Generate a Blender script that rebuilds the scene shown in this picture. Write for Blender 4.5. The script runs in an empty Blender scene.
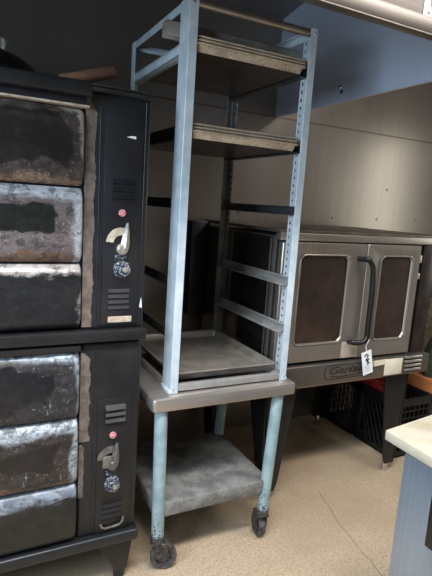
import bpy, bmesh, math, random
from mathutils import Vector, Matrix
random.seed(7)
PI = math.pi
scene = bpy.context.scene
COL = scene.collection

# ------------------------------------------------------------------ materials
def s2l(c):
    return tuple(((v/12.92) if v <= .04045 else ((v+.055)/1.055)**2.4) for v in [x/255 for x in c])

class NG:
    """small helper for node graphs"""
    def __init__(self, name):
        self.m = bpy.data.materials.new(name); self.m.use_nodes = True
        self.nt = self.m.node_tree; self.nt.nodes.clear()
        self.out = self.nt.nodes.new('ShaderNodeOutputMaterial')
        self.b = self.nt.nodes.new('ShaderNodeBsdfPrincipled')
        self.nt.links.new(self.b.outputs[0], self.out.inputs[0])
        self.co = self.nt.nodes.new('ShaderNodeTexCoord').outputs['Object']
    def n(self, t, **kw):
        x = self.nt.nodes.new(t)
        for k, v in kw.items(): setattr(x, k, v)
        return x
    def put(self, sock, v):
        if hasattr(v, 'is_output'): self.nt.links.new(v, sock)
        else:
            if isinstance(v, tuple) and len(v) == 3 and sock.type == 'RGBA': v = (*v, 1)
            sock.default_value = v
    def math(self, op, a, b=0.0, c=0.0, clamp=False):
        x = self.n('ShaderNodeMath', operation=op, use_clamp=clamp)
        self.put(x.inputs[0], a); self.put(x.inputs[1], b); self.put(x.inputs[2], c)
        return x.outputs[0]
    def map(self, scale=(1,1,1), rot=(0,0,0), loc=(0,0,0)):
        x = self.n('ShaderNodeMapping')
        x.inputs['Scale'].default_value = scale; x.inputs['Rotation'].default_value = rot
        x.inputs['Location'].default_value = loc
        self.nt.links.new(self.co, x.inputs[0]); return x.outputs[0]
    def noise(self, scale, detail=4, rough=.6, vec=None, dist=0):
        x = self.n('ShaderNodeTexNoise')
        x.inputs['Scale'].default_value = scale; x.inputs['Detail'].default_value = detail
        x.inputs['Roughness'].default_value = rough; x.inputs['Distortion'].default_value = dist
        self.nt.links.new(vec if vec else self.co, x.inputs['Vector'])
        return x.outputs['Fac']
    def step(self, v, lo, hi):
        x = self.n('ShaderNodeMapRange', interpolation_type='SMOOTHSTEP')
        self.put(x.inputs[0], v); x.inputs[1].default_value = lo; x.inputs[2].default_value = hi
        return x.outputs[0]
    def mix(self, f, a, b):
        x = self.n('ShaderNodeMix', data_type='RGBA')
        self.put(x.inputs[0], f); self.put(x.inputs[6], a); self.put(x.inputs[7], b)
        return x.outputs[2]
    def fmix(self, f, a, b):
        x = self.n('ShaderNodeMix', data_type='FLOAT')
        self.put(x.inputs[0], f); self.put(x.inputs[2], a); self.put(x.inputs[3], b)
        return x.outputs[0]
    def xyz(self):
        x = self.n('ShaderNodeSeparateXYZ'); self.nt.links.new(self.co, x.inputs[0]); return x.outputs
    def bump(self, h, strength=.2, dist=.01):
        x = self.n('ShaderNodeBump'); x.inputs['Strength'].default_value = strength
        x.inputs['Distance'].default_value = dist
        self.put(x.inputs['Height'], h); self.nt.links.new(x.outputs[0], self.b.inputs['Normal'])
    def set(self, color=None, rough=None, metal=None, spec=None):
        if color is not None: self.put(self.b.inputs['Base Color'], color)
        if rough is not None: self.put(self.b.inputs['Roughness'], rough)
        if metal is not None: self.put(self.b.inputs['Metallic'], metal)
        if spec is not None: self.put(self.b.inputs['Specular IOR Level'], spec)
        return self.m

def simple(name, c1, c2=None, rough=.5, metal=0., scale=12, bump=0., lo=.35, hi=.65, detail=5, bscale=60, spec=.5):
    g = NG(name); c1 = s2l(c1); c2 = s2l(c2) if c2 else c1
    f = g.step(g.noise(scale, detail), lo, hi)
    g.set(g.mix(f, c1, c2), rough, metal, spec)
    if bump: g.bump(g.noise(bscale, 3), bump, .004)
    return g.m

def brushed(name, c1, c2, rough=.32, metal=1., axis='z', wav=.05, streak=.12):
    g = NG(name)
    sc = {'z': (90, 90, 1.2), 'x': (1.2, 90, 90), 'y': (90, 1.2, 90)}[axis]
    s = g.noise(1, 4, .6, g.map(sc))
    big = g.noise(2.2, 4)
    cl = g.mix(g.step(g.math('ADD', g.math('MULTIPLY', s, .5), g.math('MULTIPLY', big, .5)), .35, .65), s2l(c1), s2l(c2))
    r = g.fmix(g.step(big, .2, .8), rough*.92, rough*1.08)
    g.set(cl, r, metal)
    g.bump(g.math('ADD', g.math('MULTIPLY', s, streak), g.math('MULTIPLY', g.noise(1, 1, .4, g.map(tuple(v/30 if v > 5 else .25 for v in sc))), wav*6)), .25, .01)
    return g.m

def worn_door(name, w, h, dark, mid, pale, rust, top=.05, side=.03, bot=.04, midtop=.03, midside=.06, midbot=.06, seed=0., speck=.35, lit=1.):
    """black enamel rubbed through to primer and bare metal along its edges"""
    g = NG(name)
    x, y, z = g.xyz()
    v = g.map(loc=(seed, seed*1.7, seed*.6))
    n1 = g.noise(7, 2, .5, v); n2 = g.noise(22, 8, .72, v, .6)
    n3 = g.noise(90, 4, .7, v)
    n4 = g.noise(1, 6, .7, g.map((16, 16, 38), loc=(seed*2, 0, seed)), .8)
    big = g.math('MULTIPLY', g.math('SUBTRACT', n1, .5), .16)
    wob = g.math('ADD', big, g.math('MULTIPLY', g.math('SUBTRACT', n2, .5), .045))
    wob2 = g.math('ADD', g.math('MULTIPLY', big, .5), g.math('MULTIPLY', g.math('SUBTRACT', n4, .5), .07))
    ax = g.math('ABSOLUTE', x)
    # rounded-rectangle distance to the right and left ends keeps the centre patch oval
    dt0 = g.math('SUBTRACT', h/2, z); dr0 = g.math('SUBTRACT', w/2, ax); db0 = g.math('ADD', h/2, z)
    rnd = g.math('MULTIPLY', g.math('POWER', g.math('ABSOLUTE', g.math('DIVIDE', z, h/2)), 3.), .06)
    dt = g.math('ADD', dt0, wob); dr = g.math('SUBTRACT', g.math('ADD', dr0, wob), rnd); db = g.math('ADD', db0, wob)
    et = g.math('ADD', dt0, wob2); er = g.math('ADD', dr0, wob2); eb = g.math('ADD', db0, wob2)
    def edge(d, a, soft=.004): return g.math('SUBTRACT', 1., g.step(d, a-soft, a+soft))
    mm = g.math('MAXIMUM', g.math('MAXIMUM', edge(dt, top+midtop), edge(dr, side+midside)), edge(db, bot+midbot))
    if midtop+midside+midbot < .02: mm = g.math('MULTIPLY', mm, .0)
    mp = g.math('MAXIMUM', edge(et, top, .010), edge(er, side, .009))
    mb = edge(eb, bot, .008)
    sp = g.step(n4, .50-.12*speck, .58)
    sp3 = g.step(n3, .44, .60)
    mp = g.math('MULTIPLY', mp, g.fmix(sp, 1.-speck, 1.))
    scr = g.math('MULTIPLY', g.step(g.noise(1, 5, .8, g.map((60, 60, 11), loc=(seed,0,0))), .60, .68), speck*.8)
    c = g.mix(g.step(n2, .4, .75), s2l(dark), tuple(1.9*q for q in s2l(mid)) if speck > .6 and False else tuple(2.0*q for q in s2l(dark)))
    c = g.mix(mm, c, g.mix(g.step(g.math('ADD', g.math('MULTIPLY', n2, .5), g.math('MULTIPLY', n4, .5)), .38, .60), tuple(.4*q for q in s2l(mid)), tuple(1.25*q for q in s2l(mid))))
    c = g.mix(g.math('MULTIPLY', scr, mm), c, tuple(.8*q for q in s2l(pale)))
    c = g.mix(g.math('MULTIPLY', mb, g.fmix(sp3, .9, .35)), c, g.mix(n2, s2l(rust), tuple(.35*q for q in s2l(rust))))
    c = g.mix(mp, c, g.mix(g.step(n2, .35, .7), s2l(pale), tuple(.5*q for q in s2l(pale))))
    chip = g.step(g.noise(95, 7, .75, v), .60, .64)
    c = g.mix(g.math('MULTIPLY', chip, g.math('MAXIMUM', g.math('MULTIPLY', mm, .6), .06)), c, tuple(.75*q for q in s2l(pale)))
    burn = g.step(g.noise(24, 6, .7, g.map(loc=(seed+3, 1, seed))), .56, .58)
    c = g.mix(g.math('MULTIPLY', burn, .55), c, tuple(.7*q for q in s2l(dark)))
    g.set(c, g.fmix(mm, .28, .5), g.math('MULTIPLY', mp, .3), .45)
    g.bump(g.math('ADD', g.math('MULTIPLY', n2, .6), g.math('MULTIPLY', n3, .2)), .14, .004)
    return g.m

def enamel(name, c1=(22,23,28), chips=(120,120,126), amount=.705, rough=.34):
    g = NG(name)
    n = g.noise(7, 4); c = g.noise(75, 5, .75)
    base = g.mix(g.step(n, .35, .65), s2l(c1), tuple(1.6*q for q in s2l(c1)))
    g.set(g.mix(g.step(c, amount-.02, amount+.02), base, s2l(chips)), g.fmix(n, rough*.8, rough*1.3), 0, .5)
    g.bump(g.noise(60, 4), .12, .003)
    return g.m

def painted(name, c1, c2, dirt=(60,52,48), zlo=0., zhi=.3, rough=.42, metal=.0, base_amt=.72, low_amt=.5):
    """paint speckled with grime, more of it near the floor"""
    g = NG(name)
    x, y, z = g.xyz()
    n = g.noise(14, 4); s = g.noise(120, 4, .7)
    th = g.fmix(g.step(z, zlo, zhi), low_amt, base_amt)
    d = g.step(g.math('SUBTRACT', s, th), -.02, .05)
    g.set(g.mix(d, g.mix(g.step(n, .35, .65), s2l(c1), s2l(c2)), s2l(dirt)), g.fmix(d, rough, .8), g.fmix(d, metal, 0.))
    return g.m

M = {}
def floor_mat():
    g = NG('floor concrete')
    v = g.n('ShaderNodeTexVoronoi'); v.inputs['Scale'].default_value = 120; g.nt.links.new(g.co, v.inputs['Vector'])
    big = g.noise(1.4, 5); fine = g.noise(85, 6, .8); fl = g.noise(120, 3, .8)
    c = g.mix(g.step(big, .35, .65), s2l((164,145,122)), s2l((182,163,139)))
    c = g.mix(g.step(fine, .46, .62), c, s2l((146,125,102)))
    c = g.mix(g.step(fl, .65, .70), c, s2l((104,84,64)))
    c = g.mix(g.step(fl, .26, .21), c, s2l((214,190,158)))
    g.set(c, g.fmix(fine, .38, .6), 0, .4)
    g.bump(fine, .1, .004)
    return g.m
M['floor'] = floor_mat()
M['wall_steel'] = brushed('stainless wall sheet', (136,128,121), (146,137,130), .30, .72, 'z', .05, .015)
M['hood_steel'] = brushed('hood stainless', (190,204,228), (200,212,234), .42, .3, 'z', .03, .02)
M['lip_steel'] = brushed('hood lip stainless', (104,97,91), (118,110,103), .4, .85, 'x', .02, .06)
M['dark_hood'] = simple('smoked hood lining', (118,120,124), (130,130,134), .5, .6, 4)
M['plaster'] = simple('painted room wall', (118,112,106), (128,122,116), .8)
M['ceiling'] = simple('ceiling tile white', (205,202,196), (214,212,206), .85)
M['black'] = enamel('black oven enamel')
M['black_low'] = enamel('black oven enamel greasy', (21,20,22), (128,122,118), .69, .40)
M['rail'] = enamel('dark steel trim', (23,25,28), (100,104,110), .74, .36)
M['worn'] = simple('rubbed primer strip', (86,76,71), (112,100,93), .6, .1, 30, .15)
M['gap'] = simple('oven gap shadowless black', (12,11,11), None, .8)
M['alu'] = painted('dull aluminium', (174,188,198), (192,203,211), (112,120,124), .0, .05, .4, .15, .74, .74)
M['alu_slot'] = simple('aluminium runner', (150,148,146), (172,170,168), .38, .5, 9)
M['alu_rear'] = simple('shaded aluminium post', (112,112,112), (136,134,130), .4, .7, 9)  # darker copy of the aluminium; the rear post's shade is put into its colour
M['runner_dark'] = simple('dark metal runner', (74,76,82), (100,100,104), .42, .8, 9)  # darker metal tone used on most of the runners
M['rod'] = simple('brownish steel tube', (128,118,110), (150,140,132), .38, .7, 9)  # brown of the tube's reflections put into the base colour
M['pan'] = simple('baked-on sheet pan', (104,94,88), (80,72,70), .36, .8, 8, .08)
M['pan_rim'] = painted('greasy pan rim', (196,182,164), (168,152,134), (52,38,30), -1, -.5, .45, .45, .60, .60)
M['pan_grey'] = simple('grey sheet pan', (176,170,160), (156,150,142), .42, .6, 10)
M['pan_base'] = painted('grease-specked sheet pan', (150,144,136), (130,124,116), (120,74,36), -1, -.5, .38, .45, .66, .66)
M['top_steel'] = brushed('table top stainless', (170,162,156), (188,180,174), .36, .8, 'x', .01, .05)
M['teal'] = painted('pale teal paint', (122,146,151), (144,166,171), (64,56,52), .12, .40, .42, .0, .74, .50)
M['shelf'] = painted('galvanised shelf', (132,132,129), (100,99,97), (52,50,48), .0, .05, .5, .2, .60, .60)
M['caster'] = simple('greasy caster', (46,42,42), (84,78,76), .55, .3, 60, .2)
M['rubber'] = simple('worn rubber tyre', (44,40,40), (84,77,74), .7, 0, 45, .2)
M['oven_steel'] = brushed('oven stainless', (160,153,146), (170,162,155), .35, .85, 'z', .012, .01)
M['oven_panel'] = brushed('oven lower panel stainless', (122,117,113), (132,127,122), .34, .85, 'x', .008, .01)
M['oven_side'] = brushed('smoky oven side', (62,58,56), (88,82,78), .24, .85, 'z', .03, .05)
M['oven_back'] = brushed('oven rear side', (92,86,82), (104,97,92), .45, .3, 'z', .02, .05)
M['oven_top'] = simple('greasy oven top', (104,90,80), (80,68,60), .5, .5, 12)
M['glass'] = simple('dark oven window', (44,34,30), (58,45,38), .14, .0, 6, spec=.6)
M['rim'] = simple('pale door rim', (200,186,170), (214,202,188), .35, .6)
M['black_plastic'] = simple('black plastic', (16,16,18), (24,24,26), .32)
M['crate'] = simple('black crate plastic', (11,11,12), (18,18,19), .5, 0, 14)
M['red'] = simple('red crate plastic', (120,30,34), (146,42,44), .5, 0, 14)
M['chrome'] = simple('foot chrome', (200,200,204), None, .2, 1.)
M['beige'] = simple('beige plate', (206,196,176), (216,207,190), .6, 0, 10)
M['paper'] = simple('white paper', (226,228,230), (214,216,220), .8)
M['ink'] = simple('dark ink', (24,24,30), None, .7)
M['brown_ink'] = simple('brown print', (130,86,60), None, .7)
M['red_lamp'] = simple('red pilot lens', (150,70,78), (214,160,160), .35, 0, 140)
M['knobspeck'] = simple('flour-speckled knob', (30,32,40), (140,148,160), .5, 0, 150, .2, .50, .60)
M['lever'] = simple('bare metal lever', (176,172,164), (146,140,132), .4, .5, 40)
M['lever_dull'] = simple('dull metal lever', (122,118,112), (92,88,84), .45, .4, 40)
M['dial'] = simple('cream dial plate', (186,176,156), (156,144,124), .6, 0, 50)
M['label_strip'] = simple('worn label strip', (186,178,168), (160,138,116), .6, 0, 40)
M['wood'] = simple('brown wood', (112,80,62), (134,98,76), .55, 0, 14)
M['orange_wood'] = simple('orange brown block', (168,104,60), (188,124,76), .6, 0, 14)
M['marble'] = simple('pale worktop', (178,170,154), (160,150,126), .35, 0, 9, 0, .45, .75)
M['fridge'] = brushed('fridge door stainless', (158,170,186), (172,184,198), .42, .75, 'z', .006, .04)
M['cream'] = simple('cream sack', (176,164,140), (134,122,102), .85, 0, 28, .4)
M['green'] = simple('dark green cloth', (40,54,38), (64,78,52), .85, 0, 30, .4)
M['crack'] = simple('crack dirt', (96,80,64), None, .8)
M['seam'] = simple('seam bead', (112,98,90), None, .4, .8)
M['olive'] = simple('dull greasy sheet metal', (62,60,54), (50,48,44), .6, .2, 10)
M['steel_can'] = simple('scuffed tin', (150,152,160), (196,198,204), .35, .6, 20)

# ------------------------------------------------------------------ mesh building
class MB:
    def __init__(self): self.bm = bmesh.new()
    def _merge(self, tmp):
        me = bpy.data.meshes.new('tmp'); tmp.to_mesh(me); tmp.free()
        self.bm.from_mesh(me); bpy.data.meshes.remove(me)
    def box(self, x0, x1, y0, y1, z0, z1, bev=0., seg=2, mat=None):
        t = bmesh.new(); bmesh.ops.create_cube(t, size=1)
        for v in t.verts:
            v.co = Vector(((x0+x1)/2+v.co.x*(x1-x0), (y0+y1)/2+v.co.y*(y1-y0), (z0+z1)/2+v.co.z*(z1-z0)))
        if bev: bmesh.ops.bevel(t, geom=list(t.edges), offset=bev, segments=seg, profile=.5, affect='EDGES')
        if mat: bmesh.ops.transform(t, matrix=mat, verts=t.verts)
        self._merge(t); return self
    def cyl(self, p0, p1, r, r2=None, n=20, bev=0.):
        p0 = Vector(p0); p1 = Vector(p1); d = p1-p0
        t = bmesh.new()
        bmesh.ops.create_cone(t, cap_ends=True, segments=n, radius1=r, radius2=r if r2 is None else r2, depth=d.length)
        if bev: bmesh.ops.bevel(t, geom=[e for e in t.edges if len(e.link_faces) == 2 and any(len(f.verts) > 4 for f in e.link_faces)], offset=bev, segments=2, profile=.5, affect='EDGES')
        q = Vector((0,0,1)).rotation_difference(d.normalized()).to_matrix().to_4x4()
        bmesh.ops.transform(t, matrix=Matrix.Translation((p0+p1)/2) @ q, verts=t.verts)
        self._merge(t); return self
    def tube(self, pts, r, n=12, closed=False):
        pts = [Vector(p) for p in pts]; t = bmesh.new(); rings = []
        up = None
        for i, p in enumerate(pts):
            a = pts[i-1] if (i or closed) else p; b = pts[(i+1) % len(pts)] if (i < len(pts)-1 or closed) else p
            d = (b-a).normalized()
            if up is None: up = Vector((0,0,1)) if abs(d.z) < .9 else Vector((1,0,0))
            s = d.cross(up).normalized(); up = s.cross(d).normalized()
            rings.append([t.verts.new(p+r*(math.cos(2*PI*k/n)*s+math.sin(2*PI*k/n)*up)) for k in range(n)])
        for i in range(len(rings)-(0 if closed else 1)):
            A, B = rings[i], rings[(i+1) % len(rings)]
            for k in range(n): t.faces.new((A[k], A[(k+1) % n], B[(k+1) % n], B[k]))
        if not closed: t.faces.new(rings[0][::-1]); t.faces.new(rings[-1])
        bmesh.ops.recalc_face_normals(t, faces=t.faces)
        self._merge(t); return self
    def lathe(self, prof, c, axis='z', n=32):
        t = bmesh.new(); rings = []
        for r, h in prof:
            ring = []
            for k in range(n):
                a = 2*PI*k/n; u, w = r*math.cos(a), r*math.sin(a)
                co = {'z': (u, w, h), 'y': (u, h, w), 'x': (h, u, w)}[axis]
                ring.append(t.verts.new(Vector(c)+Vector(co)))
            rings.append(ring)
        for A, B in zip(rings, rings[1:]):
            for k in range(n): t.faces.new((A[k], A[(k+1) % n], B[(k+1) % n], B[k]))
        if prof[0][0] > 1e-6: t.faces.new(rings[0][::-1])
        if prof[-1][0] > 1e-6: t.faces.new(rings[-1])
        bmesh.ops.remove_doubles(t, verts=t.verts, dist=1e-6)
        bmesh.ops.recalc_face_normals(t, faces=t.faces)
        self._merge(t); return self
    def prism(self, pts, vec, bev=0.):
        """closed polygon pts (3D, planar) pushed along vec"""
        t = bmesh.new(); vec = Vector(vec)
        a = [t.verts.new(Vector(p)) for p in pts]; b = [t.verts.new(Vector(p)+vec) for p in pts]
        n = len(pts); t.faces.new(a[::-1]); t.faces.new(b)
        for k in range(n): t.faces.new((a[k], a[(k+1) % n], b[(k+1) % n], b[k]))
        bmesh.ops.recalc_face_normals(t, faces=t.faces)
        if bev: bmesh.ops.bevel(t, geom=list(t.edges), offset=bev, segments=2, profile=.5, affect='EDGES')
        self._merge(t); return self
    def loops(self, loops, cap0=True, cap1=True):
        t = bmesh.new(); R = [[t.verts.new(Vector(p)) for p in L] for L in loops]; n = len(loops[0])
        for A, B in zip(R, R[1:]):
            for k in range(n): t.faces.new((A[k], A[(k+1) % n], B[(k+1) % n], B[k]))
        if cap0: t.faces.new(R[0][::-1])
        if cap1: t.faces.new(R[-1])
        bmesh.ops.recalc_face_normals(t, faces=t.faces)
        self._merge(t); return self
    def build(self, name, mat, parent=None, origin=None, smooth=True):
        """vertices are given in place; parts take the origin of their thing unless told otherwise"""
        base = Vector((0,0,0)); p = parent
        while p is not None: base += p.location; p = p.parent
        org = Vector(origin) if origin is not None else base
        bmesh.ops.translate(self.bm, vec=-org, verts=self.bm.verts)
        me = bpy.data.meshes.new(name); self.bm.to_mesh(me); self.bm.free()
        o = bpy.data.objects.new(name, me); COL.objects.link(o)
        o.location = org-base; o.parent = parent
        for m in (mat if isinstance(mat, (list, tuple)) else [mat]): me.materials.append(m)
        if smooth:
            for f in me.polygons: f.use_smooth = True
            try: me.set_sharp_from_angle(angle=math.radians(35))
            except Exception: pass
        return o

def tag(o, label=None, cat=None, group=None, kind=None):
    if label: o['label'] = label
    if cat: o['category'] = cat
    if group: o['group'] = group
    if kind: o['kind'] = kind
    return o
def thing(name, loc, label, cat, group=None):
    o = bpy.data.objects.new(name, None); o.empty_display_size = .1; COL.objects.link(o); o.location = loc
    return tag(o, label, cat, group)
def rrect(x0, x1, y0, y1, r, n=5):
    out = []
    for cx, cy, a0 in ((x1-r, y1-r, 0), (x0+r, y1-r, 90), (x0+r, y0+r, 180), (x1-r, y0+r, 270)):
        for k in range(n+1):
            a = math.radians(a0+90*k/n); out.append((cx+r*math.cos(a), cy+r*math.sin(a)))
    return out
def struct(o): o['kind'] = 'structure'; return o

# ------------------------------------------------------------------ the setting
X0, X1, YB, YF, ZC = -1.7, 4.2, 2.75, -2.6, 3.05
struct(MB().box(X0-.1, X1+.1, YF-.1, YB+.1, -.1, 0).build('floor', M['floor']))
struct(MB().box(X0, X1, YB, YB+.1, 0, ZC).build('wall_back', M['wall_steel']))
struct(MB().box(X0-.1, X0, YF, YB, 0, ZC).build('wall_left', M['plaster']))
struct(MB().box(X1, X1+.1, YF, YB, 0, ZC).build('wall_right', M['plaster']))
struct(MB().box(X0, X1, YF-.1, YF, 0, ZC).build('wall_front', M['plaster']))
struct(MB().box(X0-.1, X1+.1, YF-.1, YB+.1, ZC, ZC+.1).build('ceiling', M['ceiling']))
struct(MB().box(X0, X1, YB-.004, YB, 2.064, 2.073).build('trim_1', M['seam']))      # bead between the wall's steel sheets
rv = MB()
for x, z in ((1.978,1.459), (2.303,1.461), (3.12,1.484), (2.79,1.689), (1.55,1.46), (2.72,1.47)):
    rv.lathe([(.0, -.004), (.006, -.003), (.009, 0)], (x, YB, z), 'y', 12)
struct(rv.build('trim_2', M['seam']))
# hairline crack in the floor
ck = MB(); cp = [(1.70,1.90),(1.681,1.829),(1.655,1.75),(1.640,1.70),(1.615,1.633),(1.603,1.55),(1.585,1.45),(1.578,1.39),(1.56,1.31),(1.55,1.2)]
ck.tube([(x+random.uniform(-.006,.006), y, .0002) for x, y in cp], .0011, 6)
struct(ck.build('trim_3', M['crack']))

# ------------------------------------------------------------------ hood
hood = thing('exhaust_hood', (.3, 1.95, 2.06), 'large stainless exhaust hood hanging over the ovens and the rack', 'exhaust hood')
XE = 1.764
def hz(y): return 2.638+(2.75-y)*.165
MB().prism([(XE,1.22,2.075),(XE,2.748,2.067),(XE,2.748,hz(2.748)),(XE,1.22,hz(1.22))], (.02,0,0)).build('end_panel', M['hood_steel'], hood)
MB().prism([(-1.25,1.22,2.075),(-1.25,2.748,2.067),(-1.25,2.748,hz(2.748)),(-1.25,1.22,hz(1.22))], (.02,0,0)).build('end_panel', M['hood_steel'], hood)
MB().prism([(-1.23,1.22,hz(1.22)),(-1.23,2.748,hz(2.748)),(-1.23,2.748,hz(2.748)+.02),(-1.23,1.22,hz(1.22)+.02)], (XE+1.23,0,0)).build('canopy', M['dark_hood'], hood)
MB().box(-1.25, XE+.02, 1.20, 1.22, 2.10, hz(1.22)+.02).build('front_panel', M['lip_steel'], hood)
lip = MB().box(-1.27, XE+.03, 1.178, 1.20, 2.062, 2.112, .004).box(-1.27, XE+.03, 1.172, 1.206, 2.056, 2.062, .002)
lip.build('front_lip', M['lip_steel'], hood)
b = MB().lathe([(.0,-.006),(.010,-.005),(.013,0)], (XE, 2.151, 2.146), 'x', 14).build('hole_glint', M['chrome'], hood)  # bright disc standing in for the highlight beside the hole
MB().lathe([(.0,-.003),(.008,-.003),(.010,0)], (XE, 2.135, 2.120), 'x', 14).build('bolt_hole', M['gap'], hood)
st = thing('sticker', (1.31, 1.20, 2.15), 'white sticker with brown round print on the hood face above its lip', 'sticker')
st.location = (1.33, 1.20, 2.165)
MB().box(1.279, 1.40, 1.197, 1.1995, 2.118, 2.24).build("backing", M["paper"], st)
pr = MB()
for r in (.036, .022):
    pr.tube([(1.337+r*math.cos(a), 1.1962, 2.17+.9*r*math.sin(a)) for a in [2*PI*k/28 for k in range(28)]], .0022, 6, True)
for k in range(5): pr.box(1.293+.02*k, 1.303+.02*k, 1.1958, 1.1968, 2.126, 2.132)
pr.build('print', M['brown_ink'], st)

# ------------------------------------------------------------------ deck ovens
DX0, DX1 = -.93, .585
YO = 1.70
CX0 = .362                                         # where the doors stop and the control column begins
def control(u, zt, dz, lower):
    """control column details; positions measured on the column face"""
    yf = 1.688
    if not lower:
        pl = MB().box(.425, .557, yf-.005, yf, 1.055, 1.775, .002); 
    else:
        pl = MB().box(.425, .548, yf-.005, yf, .235, .775, .002)
    cp = pl.build('control_panel', M['black'] if not lower else M['black_low'], u)
    y = yf-.005
    for xs_ in (.408, .563):
        MB().box(xs_, xs_+.003, yf-.002, yf+.001, (1.045 if not lower else .24), (1.825 if not lower else .96), .0008, 1).build('lit_edge_strip', M['rail'], u)  # thin raised strips standing in for the panel's lit edges
    zs = (1.552, 1.527, 1.502) if not lower else (.738, .715, .690)
    for z in zs:
        MB().prism([(.452,y,z-.006),(.452,y-.012,z-.004),(.452,y,z+.013)], (.075,0,0)).build('louver', M['black'], cp)
        MB().box(.450, .529, y-.0015, y, z-.014, z-.006).build('louver_slot', M['gap'], cp)
    zr = 1.45 if not lower else .632
    xr = .490 if not lower else .483
    MB().lathe([(.013,0),(.013,-.004),(.010,-.005),(.009,-.011),(.0,-.014)], (xr,y,zr), 'y', 18).build('indicator_light', M['red_lamp'], cp)
    zd = 1.345 if not lower else .535
    xd = .488 if not lower else .478
    # dial: a quarter ring of cream scale plate
    pts = [(xd+.052*math.cos(a), y-.001, zd+.055*math.sin(a)) for a in [math.radians(75+100*k/10) for k in range(11)]]
    pts += [(xd+.026*math.cos(a), y-.001, zd+.028*math.sin(a)) for a in [math.radians(175-100*k/10) for k in range(11)]]
    MB().prism(pts, (0,-.003,0)).build('dial', M['dial'] if not lower else M['lever_dull'], cp)
    # pointer lever: a tapered finger on a round boss
    lv = MB().lathe([(.020,0),(.020,-.014),(.014,-.020),(.0,-.022)], (xd+.004,y,zd-.02), 'y', 18)
    tip = (xd+.016, y-.03, zd+.07)
    lv.loops([[(xd+.010+.016*math.cos(a)*s+ox, yy, zd-.02+.09*q+.004*math.sin(a)) for a, yy in ((0,y-.012),(PI/2,y-.024),(PI,y-.012),(-PI/2,y-.006))] for q, s, ox in ((0,1.,0),(.3,.95,.004),(.6,.7,.006),(.9,.4,.008),(1,.2,.008))])
    if lower: lv.box(xd-.035, xd, y-.02, y-.008, zd-.025, zd+.022, .005)
    lv.build('lever', M['lever'] if not lower else M['lever_dull'], cp)
    MB().box(xd-.02, xd+.020, y-.010, y, zd-.062, zd-.038, .004).build('lever_stop', M['knobspeck'], cp)
    zk = 1.254 if not lower else .437
    xk = .495 if not lower else .485
    kb = MB().lathe([(.031,0),(.031,-.006),(.025,-.009),(.023,-.029),(.020,-.034),(.0,-.035)], (xk,y,zk), 'y', 26)
    kb = kb.build('knob', M['knobspeck'], cp)
    MB().lathe([(.009,-.033),(.009,-.039),(.0,-.042)], (xk+.003,y,zk+.003), 'y', 14).build('knob_cap', M['lever'], kb)
    zs = (1.175, 1.155, 1.135, 1.115) if not lower else (.366, .343, .320, .297)
    for z in zs:
        MB().prism([(.450,y,z-.004),(.450,y-.005,z-.003),(.450,y,z+.009)], (.075,0,0)).build('louver', M['black_low' if lower else 'black'], cp)
        MB().box(.448, .527, y-.0015, y, z-.010, z-.004).build('louver_slot', M['gap'], cp)
    if not lower:
        MB().box(.450, .536, y-.004, y, 1.063, 1.085, .002).build('label_strip', M['label_strip'], cp)
        MB().box(.493, .532, y-.004, y, 1.672, 1.680, .001).build('scratch_plate', M['paper'], cp) if False else None
    else:
        MB().tube([(.446,y-.004,.275),(.450,y-.006,.262),(.462,y-.007,.256),(.500,y-.007,.258),(.520,y-.007,.262),(.530,y-.006,.272),(.533,y-.004,.29)], .0045, 8).build('pull_bar', M['lever_dull'], cp)

W = CX0-(-.56)-.006; XC = (CX0-.006-.56)/2
def door(u, z0, z1, mat, handle=True, name='door', y0=1.668):
    h = z1-z0; zc = (z0+z1)/2
    m = MB(); x0, x1 = XC-W/2, XC+W/2
    # a bowed steel front: profile in y/z swept across, ends closed
    prof = []
    N = 14
    for k in range(N+1):
        t = k/N; e = min(t, 1-t)
        prof.append((y0+.022*(1-min(1., e/.11)**.5) - .006*math.sin(PI*t), z0+h*t))
    prof += [(1.72, z1), (1.72, z0)]
    loops = []
    for x, s in ((x0, .020), (x0+.006, .006), (x0+.016, 0), (x1-.016, 0), (x1-.006, .006), (x1, .020)):
        loops.append([(x, min(y+s, 1.72), z) for y, z in prof])
    m.loops(loops)
    return m.build(name, mat, u, origin=(XC, y0, zc))

Hd = .2475
D = dict
upper = thing('deck_oven', (-.17, 2.15, .993), 'upper of the two stacked black deck ovens, with rubbed worn doors', 'oven')
MB().box(DX0, DX1, 1.72, 2.62, 1.0, 1.838, .012).build('body', M['black'], upper)
MB().box(CX0-.004, DX1, 1.688, 1.74, 1.038, 1.838, .014, 3).build('control_column', M['black'], upper)
# rubbed strip down the column edge, ragged outline, standing 1 mm proud like layered paint
def strip(u, za, zb, wid, nm='worn_strip'):
    a = []; n = 60
    for k in range(n+1):
        z = za+(zb-za)*k/n
        e = 1. if k < n-4 else max(.2, 1-(k-n+4)*.22)
        a.append((CX0+.006+wid*e*(1+.10*math.sin(k*.45+2*za)+random.uniform(-.10,.10)), 1.6872, z))
    lo = [(CX0-.002, 1.6872, zb), (CX0-.002, 1.6872, za)]
    MB().prism(a+lo, (0,-.0012,0)).build(nm, M['worn'], u)
strip(upper, 1.05, 1.818, .026)
MB().box(DX0, .366, 1.62, 1.73, 1.806, 1.849, .006).build('top_rail', M['rail'], upper)
MB().box(DX0, CX0-.004, 1.66, 1.73, 1.784, 1.806, .003).build('fascia', M['black'], upper)
MB().box(DX0, CX0+.004, 1.655, 1.70, 1.776, 1.783, .002).build('door_track', M['worn'] if False else M['label_strip'], upper)
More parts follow.
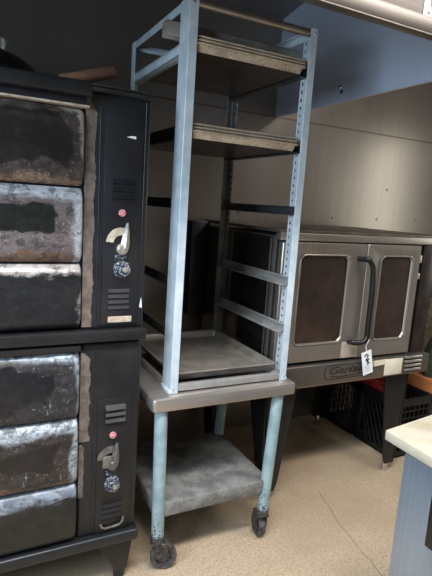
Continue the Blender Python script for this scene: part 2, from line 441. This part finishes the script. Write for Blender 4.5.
dm = [worn_door('worn enamel door', W, Hd, (33,30,31), (66,58,57), (188,184,180), (168,140,116), .010, .018, .034, .030, .045, .040, 1.3, .25),
      worn_door('second worn door', W, Hd, (24,26,26), (94,85,86), (186,194,204), (120,88,62), .040, .034, .030, .022, .055, .070, 4.2, .3),
      worn_door('drop panel worn top', W, .222, (26,27,30), (80,74,74), (190,182,180), (70,62,58), .034, .000, -.05, .004, .004, .0, 7.9, .15),
      worn_door('scratched lower door', W, Hd, (24,24,28), (50,48,50), (176,188,200), (96,78,70), .030, .018, .012, .045, .08, .05, 11.3, .8),
      worn_door('scratched second lower door', W, Hd, (28,25,25), (54,47,44), (186,194,204), (150,122,104), .040, .022, .026, .04, .05, .055, 15.9, .7),
      worn_door('lowest panel worn top', W, .222, (27,28,27), (76,74,72), (158,166,180), (60,56,52), .046, .002, -.05, .010, .004, .0, 21.7, .5)]
d1 = door(upper, 1.530, 1.773, dm[0]); tag(d1, 'dark brown oven door with pale rubbed right edge')
d2 = door(upper, 1.277, 1.523, dm[1]); tag(d2, 'black oven door with a pale blue-white worn top band')
d3 = door(upper, 1.050, 1.270, dm[2], name='lower_panel'); tag(d3, 'black panel with pale worn top edge')
MB().box(DX0, XC-W/2-.006, 1.688, 1.73, 1.05, 1.776, .01).build('left_column', M['black'], upper)
control(upper, 0, 0, False)
MB().box(DX0-.01, DX1+.006, 1.662, 1.75, .998, 1.040, .006).build('base_ledge', M['black_low'], upper)
# pale chip of bare metal on the column
MB().prism([(.495,1.6825,1.704),(.529,1.6825,1.700),(.529,1.6825,1.709),(.515,1.6825,1.709)], (0,-.0012,0)).build('bare_chip', M['paper'], upper)
MB().prism([(.566,1.6879,1.115),(.576,1.6879,1.112),(.572,1.6879,1.15)], (0,-.0012,0)).build('bare_chip', M['paper'], upper)

lower = thing('deck_oven', (-.17, 2.15, 0), 'lower of the two stacked black deck ovens, standing on wedge legs', 'oven')
MB().box(DX0, DX1, 1.72, 2.62, .20, .990, .012).build('body', M['black_low'], lower)
MB().box(CX0-.004, DX1, 1.688, 1.74, .232, .988, .014, 3).build('control_column', M['black_low'], lower)
strip(lower, .62, .955, .026); strip(lower, .40, .61, .010)
MB().box(DX0, CX0-.004, 1.672, 1.73, .966, .989, .003).build('fascia', M['black_low'], lower)
d4 = door(lower, .718, .960, dm[3]); tag(d4, 'black oven door scratched white along the top')
d5 = door(lower, .465, .711, dm[4]); tag(d5, 'rust-tinged oven door with a whitish top band')
d6 = door(lower, .236, .458, dm[5], name='lower_panel'); tag(d6, 'greenish black panel with bluish worn top')
MB().box(DX0, XC-W/2-.006, 1.688, 1.73, .236, .966, .01).build('left_column', M['black_low'], lower)
control(lower, 0, 0, True)
MB().box(DX0-.01, DX1+.008, 1.660, 2.62, .185, .232, .012, 3).build('base_frame', M['rail'], lower)
for sx in (0, 1):
    for yy in (1.69, 2.50):
        xa = DX1-.005 if sx == 0 else DX0+.005; d = -1 if sx == 0 else 1
        m = MB().prism([(xa,yy,.187),(xa+d*.15,yy,.187),(xa+d*.065,yy,.045),(xa+d*.02,yy,.045)], (0,.075,0), .004)
        lg = m.build('leg', M['black_low'], lower)
        MB().cyl((xa+d*.042,yy+.035,0), (xa+d*.042,yy+.035,.05), .022, .026, 16).build('foot', M['black_low'], lg)

# things on top of the deck oven
fl = thing('flue_cover', (.47, 2.05, 1.838), 'flat dark metal cover on the deck oven top, right side', 'flue cover')
MB().box(.375, .58, 1.735, 2.40, 1.839, 1.862, .008).build('shell', M['olive'], fl)
MB().box(.37, .585, 1.73, 2.405, 1.862, 1.868, .002).build('top_plate', M['olive'], fl)
p0, p1 = Vector((.30, 1.80, 1.872)), Vector((.493, 1.86, 1.945))
rp = MB().cyl(p0, p1, .021, .021, 20, .004).build('rolling_pin', M['wood'])
tag(rp, 'brown wooden stick lying tilted on the deck oven top', 'rolling pin')
wk = thing('wok', (-.05, 2.12, 1.838), 'black upturned wok on the deck oven top at the left edge', 'wok')
MB().lathe([(.365,.006),(.372,.002),(.368,.0),(.360,.012),(.345,.035),(.33,.072),(.305,.106),(.28,.124),(.25,.135),(.2,.141),(.0,.147)], (-.05,2.12,1.839), 'z', 48).build('bowl', M['black_plastic'], wk)
MB().tube([(-.05+.366*math.cos(a),2.12+.366*math.sin(a),1.846) for a in [2*PI*k/60 for k in range(60)]], .0045, 8, True).build('rim', M['lever'], wk)
tn = MB().lathe([(.0,0),(.036,0),(.038,.003),(.038,.062),(.040,.065),(.036,.067),(.0,.064)], (.118,2.12,1.9825), 'z', 24).build('tin', M['steel_can'])
tag(tn, 'small scuffed tin on top of the black wok', 'tin')

# ------------------------------------------------------------------ rolling table
TX0, TX1, TY0, TY1 = .628, 1.292, 1.66, 2.24
cart = thing('rolling_table', (.965, 1.95, 0), 'low steel rolling table with pale teal legs under the pan rack', 'table')
R = rrect(TX0, TX1, TY0, TY1, .018, 4)
def inset(d): return rrect(TX0+d, TX1-d, TY0+d, TY1-d, max(.004, .018-d), 4)
MB().loops([[(x,y,.718) for x,y in inset(.016)], [(x,y,.704) for x,y in inset(.012)], [(x,y,.704) for x,y in inset(.003)], [(x,y,.710) for x,y in inset(0)],
            [(x,y,.744) for x,y in inset(0)], [(x,y,.752) for x,y in inset(.003)], [(x,y,.756) for x,y in inset(.010)]]).build('tabletop', M['top_steel'], cart)
LEG = [(.690,1.702), (1.197,1.702), (.690,2.18), (1.197,2.18)]
for i, (x, y) in enumerate(LEG):
    tx = x+(-.012 if i % 2 == 0 else .03)          # the legs splay a little
    lg = MB().cyl((x,y,.135), (tx,y,.706), .026, .026, 24).build('leg', M['teal'], cart)
    MB().cyl((x,y,.120), (x,y,.150), .030, .030, 20, .003).build('leg_socket', M['caster'], lg)
    ang = (math.radians(25), math.radians(78), math.radians(40), math.radians(120))[i]
    dv = Vector((math.cos(ang), math.sin(ang)*-.6 if i == 0 else math.sin(ang), 0)).normalized(); sv = Vector((-dv.y, dv.x, 0))
    if i == 1: dv = Vector((.18,.98,0)).normalized(); sv = Vector((-dv.y, dv.x, 0))
    hub = Vector((x,y,.055))+dv*.028
    fk = MB()
    q = Matrix.Translation(hub) @ Matrix((( dv.x, sv.x, 0, 0), (dv.y, sv.y, 0, 0), (0,0,1,0), (0,0,0,1)))
    for s in (-1, 1):
        fk.box(-.034, .016, s*.024-.002, s*.024+.002, .0, .064, .001, 1, q)
        fk.cyl(hub+sv*s*.020, hub+sv*s*.030, .010, .008, 12)
    fk.box(-.052, .018, -.026, .026, .060, .070, .002, 1, q)
    fo = fk.build('caster', M['caster'], cart)
    wh = MB(); w0 = hub-sv*.017; t = bmesh.new()
    prof = [(.0,-.010),(.018,-.012),(.030,-.008),(.036,-.015),(.051,-.016),(.055,-.009),(.055,.009),(.051,.016),(.036,.015),(.030,.008),(.018,.012),(.0,.010)]
    bm2 = MB().lathe(prof, (0,0,0), 'y', 30)
    bmesh.ops.transform(bm2.bm, matrix=q, verts=bm2.bm.verts)
    bm2.build('wheel', M['rubber'], fo)
sh = MB()
sx0, sx1, sy0, sy1 = .672, 1.215, 1.690, 2.20
sh.box(sx0, sx1, sy0, sy1, .283, .295, .004)
sh.box(sx0, sx1, sy0-.002, sy0+.010, .235, .292, .003).box(sx0, sx1, sy1-.01, sy1+.002, .235, .292, .003)
sh.box(sx0-.002, sx0+.008, sy0, sy1, .235, .292, .003).box(sx1-.008, sx1+.002, sy0, sy1, .235, .292, .003)
sh.build('lower_shelf', M['shelf'], cart)

# ------------------------------------------------------------------ pan rack
RX0, RX1, RY0, RY1, RZ0, RZ1 = .71, 1.258, 1.70, 2.37, .757, 2.205
rack = thing('pan_rack', ((RX0+RX1)/2, 2.03, RZ0), 'tall aluminium sheet pan rack standing on the rolling table', 'rack')
T = .003
def post(sx, front):
    m = MB()
    xo = RX0 if sx < 0 else RX1; d = 1 if sx < 0 else -1
    yo = RY0 if front else RY1; e = 1 if front else -1
    def bx(x0,x1,y0,y1,z0,z1,b=.0008): m.box(min(x0,x1),max(x0,x1),min(y0,y1),max(y0,y1),z0,z1,b,1)
    bx(xo, xo+d*.033, yo, yo+e*T, RZ0, RZ1)                      # front flange
    bx(xo, xo+d*T, yo+e*T*.5, yo+e*(.064 if front else .034), RZ0, RZ1)               # side flange, solid strip
    bx(xo, xo+d*T, yo+e*(.078 if front else .044), yo+e*(.086 if front else .052), RZ0, RZ1)               # side flange, rear strip
    n = 46; p = (RZ1-RZ0)/n
    for k in range(n):
        z = RZ0+k*p
        bx(xo, xo+d*T, yo+e*(.0635 if front else .0335), yo+e*(.0785 if front else .0445), z, z+p*(.62 if sx > 0 else 1.), 0)    # lands between the runner slots
    bx(xo+d*.0025, xo+d*.006, yo+e*.001, yo+e*.004, RZ0, RZ1, .0008)
    if front: m.box(xo-.006 if sx < 0 else xo-.02, xo+.02 if sx < 0 else xo+.004, yo-.002, yo+.09, RZ0, RZ0+.016, .003)
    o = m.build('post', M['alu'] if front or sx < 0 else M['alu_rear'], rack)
    for z in (RZ0+.018, RZ1-.02):
        MB().lathe([(.0,-.004),(.004,-.003),(.006,0)], (xo+d*.013, yo, z), 'y', 10).build('rivet', M['alu_slot'], o) if front else None
    return o
for sx in (-1, 1):
    for fr in (True, False): post(sx, fr)
# long side rails, cross tubes
for sx in (-1, 1):
    x = RX0 if sx < 0 else RX1; d = 1 if sx < 0 else -1
    MB().box(min(x+d*.004,x+d*.008), max(x+d*.004,x+d*.008), RY0+.004, RY1-.004, RZ1-.03, RZ1, .001).box(min(x+d*.008,x+d*.026), max(x+d*.008,x+d*.026), RY0+.004, RY1-.004, RZ1-.004, RZ1, .001).build('top_rail', M['alu'], rack)
    MB().box(min(x+d*.004,x+d*.008), max(x+d*.004,x+d*.008), RY0+.004, RY1-.004, RZ0, RZ0+.035, .001).box(min(x+d*.008,x+d*.030), max(x+d*.008,x+d*.030), RY0+.004, RY1-.004, RZ0+.001, RZ0+.005, .001).build('base_rail', M['alu_slot'], rack)
tp = MB().cyl((RX0+.004, RY0+.018, RZ1-.016), (RX1-.004, RY0+.016, RZ1-.016), .015, .015, 20).build('top_tube', M['rod'], rack)
tag(tp, 'brownish tube across the front top')
MB().box(RX0+.034, RX1-.034, RY0+.003, RY0+.028, RZ0+.006, RZ0+.034, .004).build('base_bar', M['alu_slot'], rack)
MB().box(RX0+.024, RX1-.024, RY1-.02, RY1-.004, RZ0+.01, RZ0+.045, .004).build('base_bar', M['alu_slot'], rack)
MB().box(RX0+.024, RX1-.024, RY1-.016, RY1-.004, RZ1-.03, RZ1, .004).build('top_bar', M['alu'], rack)
RUN = [2.028, 1.730, 1.476, 1.176, .966]
for i, z in enumerate(RUN):
    for sx in (-1, 1):
        x = RX0 if sx < 0 else RX1; d = 1 if sx < 0 else -1
        a, bb = x+d*.004, x+d*.0075; c = x+d*.042
        m = MB().box(min(a,bb), max(a,bb), RY0+.04, RY1-.02, z, z+.038, .001)
        m.box(min(a,c), max(a,c), RY0+.04, RY1-.02, z, z+.004, .001)
        m.box(min(a,x+d*.014), max(a,x+d*.014), RY0+.04, RY1-.02, z+.032, z+.036, .001)
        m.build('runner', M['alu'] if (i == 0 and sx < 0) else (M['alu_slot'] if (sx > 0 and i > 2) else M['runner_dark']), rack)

def pan_mesh(w, dpt, h, x0, y0, z0):
    """rimmed baking sheet: floor, flared walls, rolled rim"""
    m = MB(); r = .022; ta = .012
    def L(d, z, rr=None): return [(x, y, z0+z) for x, y in rrect(x0+d, x0+w-d, y0+d, y0+dpt-d, rr or max(.006, r-d*.6), 5)]
    m.loops([L(.020,0), L(.012,h-.007), L(.010,h-.006), L(.002,h-.007), L(0,h-.004), L(.001,h-.001), L(.004,h), L(.010,h-.001), L(.013,h-.004), L(.021,.0025)])
    return m
PW, PD = .492, .60
px = (RX0+RX1)/2-PW/2
first = None
def put_pan(x, y, z, mat, label, group=None, h=.030):
    global first
    if first is None:
        o = pan_mesh(PW, PD, .030, 0, 0, 0).build('sheet_pan', [M['pan_rim'], M['pan']]); first = o
        for f in o.data.polygons: f.material_index = 1 if (abs(f.normal.z) > .95 and f.area > .1) else 0
    else:
        o = first.copy(); COL.objects.link(o)
    o.location = (x, y, z)
    return tag(o, label, 'sheet pan', group)
zz = RUN[0]+.0045
for k, lab in enumerate(('lowest sheet pan of the stack on the rack\'s top runners', 'middle sheet pan in the stack on the rack\'s top runners', 'topmost sheet pan on the rack\'s top runners, under the grey metal bar')):
    put_pan(px+.003*k, 1.703+.004*k, zz+.0125*k, M['pan_rim'], lab, 'sheet pans on the top runners')
zz = RUN[1]+.0045
for k, lab in enumerate(('lowest sheet pan of the stack on the second runners', 'middle sheet pan of the stack on the second runners', 'topmost sheet pan of the stack on the second runners')):
    put_pan(px-.002*k, 1.706+.005*k, zz+.0125*k, M['pan_rim'], lab, 'sheet pans on the second runners')
zb = RUN[0]+.0045+.025+.031
gb = MB()
for a in ((.660, 1.792, 1.795, zb, zb+.052), (.660, 1.792, 1.835, zb+.049, zb+.052), (.660, 1.832, 1.835, zb, zb+.052)):
    gb.box(a[0], 1.250, a[1], a[2], a[3], a[4], .001)
tag(gb.build('metal_channel', M['pan_grey']), 'grey metal channel laid across the topmost pan stack, poking out left of the rack', 'metal bar')
o = pan_mesh(PW, .60, .034, px, 1.735, RZ0+.036).build('sheet_pan', M['pan_base'])
tag(o, 'single grease-specked sheet pan lying flat at the bottom of the rack', 'sheet pan')

# ------------------------------------------------------------------ convection oven
OX0, OX1, OY0, OY1 = 1.302, 2.350, 1.930, 2.669
OZ0, OZ1 = .60, 1.405
ov = thing('convection_oven', (1.82, 2.3, 0), 'stainless double-door convection oven on black legs against the wall', 'oven')
MB().box(OX0+.004, OX1, OY0, OY1, OZ0, OZ1-.03, .004).build('body', M['oven_steel'], ov)
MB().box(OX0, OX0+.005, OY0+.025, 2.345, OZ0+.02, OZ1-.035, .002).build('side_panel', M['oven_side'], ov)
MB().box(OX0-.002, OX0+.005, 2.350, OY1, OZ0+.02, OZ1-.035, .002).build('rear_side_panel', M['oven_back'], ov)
MB().box(OX0-.004, OX0+.008, OY0-.006, OY0+.022, OZ0+.02, OZ1-.035, .002).box(OX0-.004, OX0+.003, OY0+.035, OY0+.045, OZ0+.02, OZ1-.04, .002).build('corner_trim', M['oven_back'], ov)
MB().box(OX0-.125, OX0-.006, 2.62, 2.74, .84, OZ1-.005, .01).build('rear_dark_box', M['black_low'], ov)  # plain dark box at the oven's rear left, by the wall
tpm = MB().box(OX0-.012, OX1+.10, OY0-.040, OY1+.01, OZ1-.012, OZ1+.004, .003)
tpm.build('top_plate', M['oven_top'], ov)
MB().box(OX0-.006, OX1+.10, OY0-.042, OY0-.002, OZ1-.046, OZ1-.010, .003).build('top_lip', M['oven_steel'], ov)
MB().box(OX0, OX1-.004, OY0-.008, OY0, OZ0+.14, OZ1-.046, .001).build('door_frame', M['gap'], ov)
def odoor(x0, x1, z0, z1, wx0, wx1, wz0, wz1, lab):
    y0, y1 = OY0-.044, OY0-.009
    m = MB()
    # frame around the window opening, one ring of loops
    def ring(d, y, inner): 
        if inner: pts = rrect(wx0-d, wx1+d, wz0-d, wz1+d, .03, 5)
        else: pts = rrect(x0+d, x1-d, z0+d, z1-d, .006, 5)
        return [(a, y, b_) for a, b_ in pts]
    m.loops([ring(0,y1,False), ring(0,y0+.004,False), ring(.004,y0,False), ring(.012,y0,True), ring(.006,y0+.003,True), ring(0,y0+.014,True), ring(0,y1,True)], False, False)
    o = m.build('door', M['oven_steel'], ov); tag(o, lab)
    t = MB().tube([(a, y0-.001, b_) for a, b_ in rrect(wx0-.006, wx1+.006, wz0-.006, wz1+.006, .034, 6)], .0045, 8, True)
    t.build('window_rim', M['oven_steel'], o)
    MB().prism([(a, y0+.012, b_) for a, b_ in rrect(wx0-.001, wx1+.001, wz0-.001, wz1+.001, .03, 5)], (0,.008,0)).build('window', M['glass'], o)
    return o
d1 = odoor(1.312, 1.832, .757, 1.352, 1.424, 1.716, .853, 1.288, 'left oven door with the long black handle')
d2 = odoor(1.836, 2.222, .752, 1.352, 1.940, 2.163, .846, 1.288, 'right oven door, narrower, without handle')
yh = OY0-.044
hp = [(1.782,yh+.002,1.280),(1.785,yh-.030,1.281),(1.788,yh-.042,1.281),(1.796,yh-.047,1.279),(1.810,yh-.048,1.273),(1.826,yh-.048,1.258),(1.838,yh-.048,1.232),(1.842,yh-.048,1.19)]
hp += [(1.848,yh-.048,z) for z in (1.1,1.0,.93)] + [(1.850,yh-.048,.89),(1.846,yh-.048,.866),(1.83,yh-.046,.852),(1.81,yh-.044,.849),(1.79,yh-.040,.848),(1.775,yh-.03,.848),(1.772,yh+.002,.848)]
h = MB().tube(hp, .0145, 14).build('handle', M['black_plastic'], d1); tag(h, 'long black tubular handle')
MB().box(1.728, 1.831, yh-.003, yh+.001, .760, .845, .001).build('latch_plate', M['rim'], d1)
for z in (1.22, 1.10, .98):
    MB().lathe([(.0,-.006),(.008,-.004),(.012,0)], (2.240, OY0-.008, z), 'y', 12).build('hinge_bolt', M['chrome'], ov)
MB().box(2.226, 2.254, OY0-.03, OY0-.006, 1.255, 1.30, .006).build('hinge', M['rim'], ov)
MB().box(2.226, 2.254, OY0-.03, OY0-.006, 1.165, 1.20, .006).build('hinge', M['rim'], ov)
MB().box(2.258, OX1, OY0-.034, OY0-.002, .74, OZ1-.05, .003).build('side_stile', simple('dark stile', (44,38,36), (60,52,48), .4, .5), ov)
yp = 1.862
lp = MB().box(OX0, 2.372, yp, OY0+.02, .634, .742, .006).build('lower_panel', M['oven_panel'], ov)
# light script badge on the lower panel
cu = bpy.data.curves.new('badge', 'FONT'); cu.body = 'Garland'; cu.size = .088; cu.shear = .35; cu.extrude = .0015; cu.space_character = 1.0
tmp = bpy.data.objects.new('badge', cu); COL.objects.link(tmp)
bpy.context.view_layer.update()
me = bpy.data.meshes.new_from_object(tmp.evaluated_get(bpy.context.evaluated_depsgraph_get()))
COL.objects.unlink(tmp); bpy.data.objects.remove(tmp)
bd = bpy.data.objects.new('badge', me); COL.objects.link(bd); bd.parent = lp
xs = [v.co.x for v in me.vertices]; kx = .285/(max(xs)-min(xs))
me.transform(Matrix(((kx,0,0,1.635),(0,0,-1,yp-.0016),(0,.62,0,.688),(0,0,0,1))))
me.transform(Matrix.Translation(-(ov.location+lp.location)))
me.materials.clear(); me.materials.append(simple('badge chrome', (66,57,52), (52,45,42), .4, .5)); tag(bd, 'raised script lettering badge')
MB().tube([(1.655,yp-.002,.676),(1.70,yp-.002,.670),(1.80,yp-.002,.672),(1.92,yp-.002,.680)], .0025, 6).build('badge_underline', me.materials[0], lp)
MB().tube([(a,yp-.0015,b_) for a,b_ in rrect(1.615,1.945,.660,.735,.030,6)], .002, 6, True).build('badge_border', me.materials[0], lp)
MB().box(2.027, 2.158, yp-.003, yp, .643, .734, .001).build('blank_plate', M['beige'], lp)
MB().prism([(1.925,yp-.002,.732),(2.030,yp-.002,.736),(2.030,yp-.002,.708),(1.925,yp-.002,.700)], (0,.002,0)).build('blank_strip', M['beige'], lp)
for k in range(4):
    z = .650+.0245*k
    MB().prism([(2.178,yp,z),(2.178,yp-.010,z+.004),(2.178,yp-.004,z+.016),(2.178,yp,z+.017)], (.128,0,0), .001).build('vent_louver', M['oven_steel'], lp)
    MB().box(2.176, 2.308, yp-.001, yp+.001, z-.006, z).build('vent_slot', M['gap'], lp)
def oleg(xo, d, yo, e):
    """folded sheet leg, wide at the top and narrow at the foot"""
    m = MB(); zt, zb = .634 if e > 0 else .60, .055
    m.prism([(xo,yo,zt),(xo+d*.185,yo,zt),(xo+d*.185,yo,zt-.05),(xo+d*.118,yo,zb+.05),(xo+d*.100,yo,zb),(xo+d*.035,yo,zb),(xo+d*.010,yo,zb+.2)], (0,e*.012,0), .002)
    m.prism([(xo,yo,zt),(xo,yo+e*.16,zt),(xo,yo+e*.16,zt-.05),(xo+d*.035,yo+e*.08,zb+.05),(xo+d*.035,yo+e*.06,zb),(xo+d*.035,yo,zb)], (d*.010,0,0), .002)
    o = m.build('leg', M['crate'], ov)
    MB().cyl((xo+d*.068,yo+e*.03,0), (xo+d*.068,yo+e*.03,.075), .021, .018, 18, .003).build('foot', M['chrome'], o)
for xo, d in ((OX0+.012, 1), (2.300, -1)):
    oleg(xo, d, 1.925, 1); oleg(xo, d, 2.625, -1)

tg = thing('paper_tag', (1.87, yh-.05, .74), 'white paper tag hanging from the foot of the black oven handle', 'tag')
yt = 1.840
q = Matrix.Translation((1.872,yt,.745)) @ Matrix.Rotation(math.radians(-14),4,'Y') @ Matrix.Translation((-1.872,-yt,-.745))
MB().box(1.838, 1.906, yt-.001, yt, .672, .802, .0, 1, q).build('card', M['paper'], tg)
MB().tube([(1.850,yh-.066,.868),(1.853,yh-.045,.83),(1.860,yt-.002,.80),(1.862,yt-.001,.792)], .0022, 6).build('string', M['paper'], tg)
mk = MB()
for pts in ([(1.856,.778),(1.870,.786),(1.882,.778),(1.874,.766),(1.862,.757),(1.886,.755)], [(1.866,.748),(1.880,.750),(1.872,.741),(1.886,.736),(1.868,.730)]):
    mk.tube([q @ Vector((x,yt-.0022,z)) for x, z in pts], .0028, 6)
for k in range(3): mk.tube([q @ Vector((1.85+.002*k,yt-.0015,.715-.012*k)), q @ Vector((1.885,yt-.0015,.717-.012*k))], .0008, 5)
mk.build('handwriting', M['ink'], tg)

# ------------------------------------------------------------------ crates beside the oven
def crate_mesh(w, d, h, gridx=6, gridz=5, diag=False):
    m = MB(); t = .012
    m.box(0, w, 0, d, 0, .012, .002)
    m.box(0, w, 0, t, h-.05, h, .003).box(0, w, d-t, d, h-.05, h, .003).box(0, t, 0, d, h-.05, h, .003).box(w-t, w, 0, d, h-.05, h, .003)
    m.box(0, w, 0, t, 0, .04, .003).box(0, w, d-t, d, 0, .04, .003).box(0, t, 0, d, 0, .04, .003).box(w-t, w, 0, d, 0, .04, .003)
    for x in (0, w-.03):
        for y in (0, d-.03): m.box(x, x+.03, y, y+.03, 0, h, .004)
    m.box(w-.004, w-.001, .01, d-.01, .02, h-.03)
    for k in range(1, gridx+1):
        f = k/(gridx+1)
        for y in (.002, d-.008): m.box(f*w-.003, f*w+.003, y, y+.006, .03, h-.04)
        for x in (.002, w-.008):
            if diag:
                a = f*d
                m.tube([(x+.003, max(.02,a-.07), .035), (x+.003, min(d-.02,a+.07), h-.045)], .004, 6)
            else: m.box(x, x+.006, f*d-.003, f*d+.003, .03, h-.04)
    for k in range(1, gridz+1):
        z = .03+(h-.07)*k/(gridz+1)
        for y in (.002, d-.008): m.box(0, w, y, y+.006, z-.003, z+.003)
        if not diag:
            for x in (.002, w-.008): m.box(x, x+.006, 0, d, z-.003, z+.003)
    return m
c = crate_mesh(.33, .33, .385, 7, 6, True).build('milk_crate', M['crate']); c.location = (2.36, 2.03, 0)
tag(c, 'black plastic milk crate nearest the oven\'s front right leg', 'crate', 'milk crates beside the oven')
c = crate_mesh(.33, .30, .385, 7, 6, True).build('milk_crate', M['crate']); c.location = (2.36, 2.38, 0)
tag(c, 'black milk crate against the wall, behind the front one', 'crate', 'milk crates beside the oven')
c = crate_mesh(.15, .30, .16, 4, 3).build('bread_crate', M['red']); c.location = (2.362, 2.13, .3865)
tag(c, 'dark red plastic crate resting on the black milk crates', 'crate')
# shelf of goods at the far right behind the oven
bl = MB().box(2.76, 3.15, 2.05, 2.36, 0, .44, .004).build('wooden_box', M['orange_wood'])
tag(bl, 'orange-brown wooden box on the floor right of the crates', 'box')
gc = MB()
random.seed(3)
lo = []
for k, (s, z) in enumerate(((1,.4405),(1.05,.49),(1.02,.56),(.9,.64),(.7,.70),(.35,.73))):
    lo.append([(2.98+s*.19*math.cos(a)+random.uniform(-.012,.012), 2.20+s*.13*math.sin(a)+random.uniform(-.012,.012), z+.012*math.sin(3*a+k)*(k > 0)) for a in [2*PI*j/24 for j in range(24)]])
gc.loops(lo); gcl = gc.build('cloth_bundle', M['green']); tag(gcl, 'dark green cloth bundle on the orange-brown wooden box', 'cloth')
sk = MB(); lo = []
for k, (s, z) in enumerate(((.9,0),(1,.03),(1.02,.3),(1,.6),(.98,.8),(.9,.88),(.6,.91))):
    lo.append([(3.42+s*.22*math.cos(a)*(1+.15*abs(math.sin(2*a))), 2.56+s*.13*math.sin(a)*(1+.15*abs(math.sin(2*a))), z+.01*math.sin(5*a+k)*(k > 0)) for a in [2*PI*j/32 for j in range(32)]])
# a tall cream sack standing beyond the box
sk.loops(lo); so = sk.build('flour_sack', M['cream']); so.location = (.03,0,0)
tag(so, 'tall cream sack standing by the wall at the far right', 'sack')

# ------------------------------------------------------------------ fridge counter at the right edge
fr = thing('undercounter_fridge', (1.6, .35, 0), 'stainless undercounter fridge with pale worktop at the right edge', 'fridge')
MB().box(1.225, 1.95, -.45, .985, .10, .812, .004).build('body', M['fridge'], fr)
MB().box(1.198, 1.224, .24, .979, .14, .788, .006, 3).build('door', M['fridge'], fr)
dr = MB().box(1.198, 1.224, -.44, .232, .14, .788, .006, 3).build('door', M['fridge'], fr)
MB().box(1.205, 1.232, -.44, .982, .790, .812, .002).build('dark_gap_strip', M['crate'], fr)  # black strip standing in for the dark gap between doors and worktop
for y in (.816, -.36):
    m = MB().box(1.146, 1.168, y-.015, y+.015, .588, .775, .006, 3)
    m.box(1.160, 1.2, y-.009, y+.009, .745, .765, .003).box(1.160, 1.2, y-.009, y+.009, .60, .62, .003)
    m.build('handle', M['black_plastic'], fr)
MB().prism([(1.152,1.022,.818),(1.96,1.24 if False else 1.14,.818),(1.99,-.5,.818),(1.11,-.5,.818)], (0,0,.032), .004).build('worktop', M['marble'], fr)
MB().box(1.25, 1.93, -.42, .96, .07, .10).build('plinth', M['crate'], fr)
for x in (1.28, 1.90):
    for y in (-.38, .92): MB().cyl((x,y,0), (x,y,.075), .022, .018, 16).build('leg', M['chrome'], fr)

# ------------------------------------------------------------------ light
def area(name, loc, rot, sx, sy, power, col):
    l = bpy.data.lights.new(name, 'AREA'); l.shape = 'RECTANGLE'; l.size = sx; l.size_y = sy; l.energy = power; l.color = col
    o = bpy.data.objects.new(name, l); COL.objects.link(o); o.location = loc; o.rotation_euler = rot
    return o
area('fluorescent ceiling lamp', (.55, .50, 3.0), (0,0,0), 1.1, .25, 74, (1,.97,.94))
area('fluorescent ceiling lamp', (-.5, .25, 3.0), (0,0,0), 1.3, .3, 42, (.84,.93,1.0))
area('fluorescent ceiling lamp', (2.5, .35, 3.0), (0,0,0), 1.3, .3, 40, (1,.97,.94))
# unseen daylight window added in the left wall, out of view, for cool side light
def look(o, t):
    o.rotation_euler = (Vector(t)-o.location).to_track_quat('-Z','Y').to_euler()
w = area('unseen daylight window', (X0+.06, .25, 1.9), (0,0,0), 1.3, 1.2, 96, (.66,.84,1.0)); look(w, (3, .25, 1.9))
wf = MB()
for z in (1.24, 2.51): wf.box(X0, X0+.05, -.5, 1.0, z, z+.05)
for y in (-.5, .225, .95): wf.box(X0, X0+.05, y, y+.05, 1.24, 2.56)
struct(wf.build('added_window_1', M['paper']))
# unseen window added in the right wall for the steel wall's bright streak
w = area('added light at the right wall', (X1-.06, 1.35, 1.7), (0,0,0), .3, 1.2, 8, (.98,1.0,.88)); look(w, (0, 1.35, 1.7))
wf = MB()
for z in (1.10, 2.25): wf.box(X1-.05, X1, 1.02, 1.68, z, z+.05)
for y in (1.02, 1.63): wf.box(X1-.05, X1, y, y+.05, 1.10, 2.30)
struct(wf.build('added_window_2', M['paper']))

wd = bpy.data.worlds.new('world'); scene.world = wd; wd.use_nodes = True
wd.node_tree.nodes['Background'].inputs[0].default_value = (.5,.55,.6,1); wd.node_tree.nodes['Background'].inputs[1].default_value = .3

# ------------------------------------------------------------------ camera
yaw, pit, rol = math.radians(27.42017718), math.radians(9.56816104), math.radians(-3.83156287)
F = Vector((math.sin(yaw)*math.cos(pit), math.cos(yaw)*math.cos(pit), -math.sin(pit)))
Rt = Vector((math.cos(yaw), -math.sin(yaw), 0)); Dn = F.cross(Rt)
R2 = math.cos(rol)*Rt+math.sin(rol)*Dn; D2 = -math.sin(rol)*Rt+math.cos(rol)*Dn
cam = bpy.data.cameras.new('camera'); cam.sensor_fit = 'HORIZONTAL'; cam.sensor_width = 36; cam.lens = 493.946/432*36; cam.clip_start = .02
co = bpy.data.objects.new('camera', cam); COL.objects.link(co)
co.matrix_world = Matrix(((R2.x,-D2.x,-F.x,0),(R2.y,-D2.y,-F.y,0),(R2.z,-D2.z,-F.z,1.5),(0,0,0,1)))
scene.camera = co
vs = scene.view_settings
vs.view_transform = 'Standard'; vs.look = 'None'; vs.gamma = 1; vs.use_curve_mapping = False; vs.exposure = .15
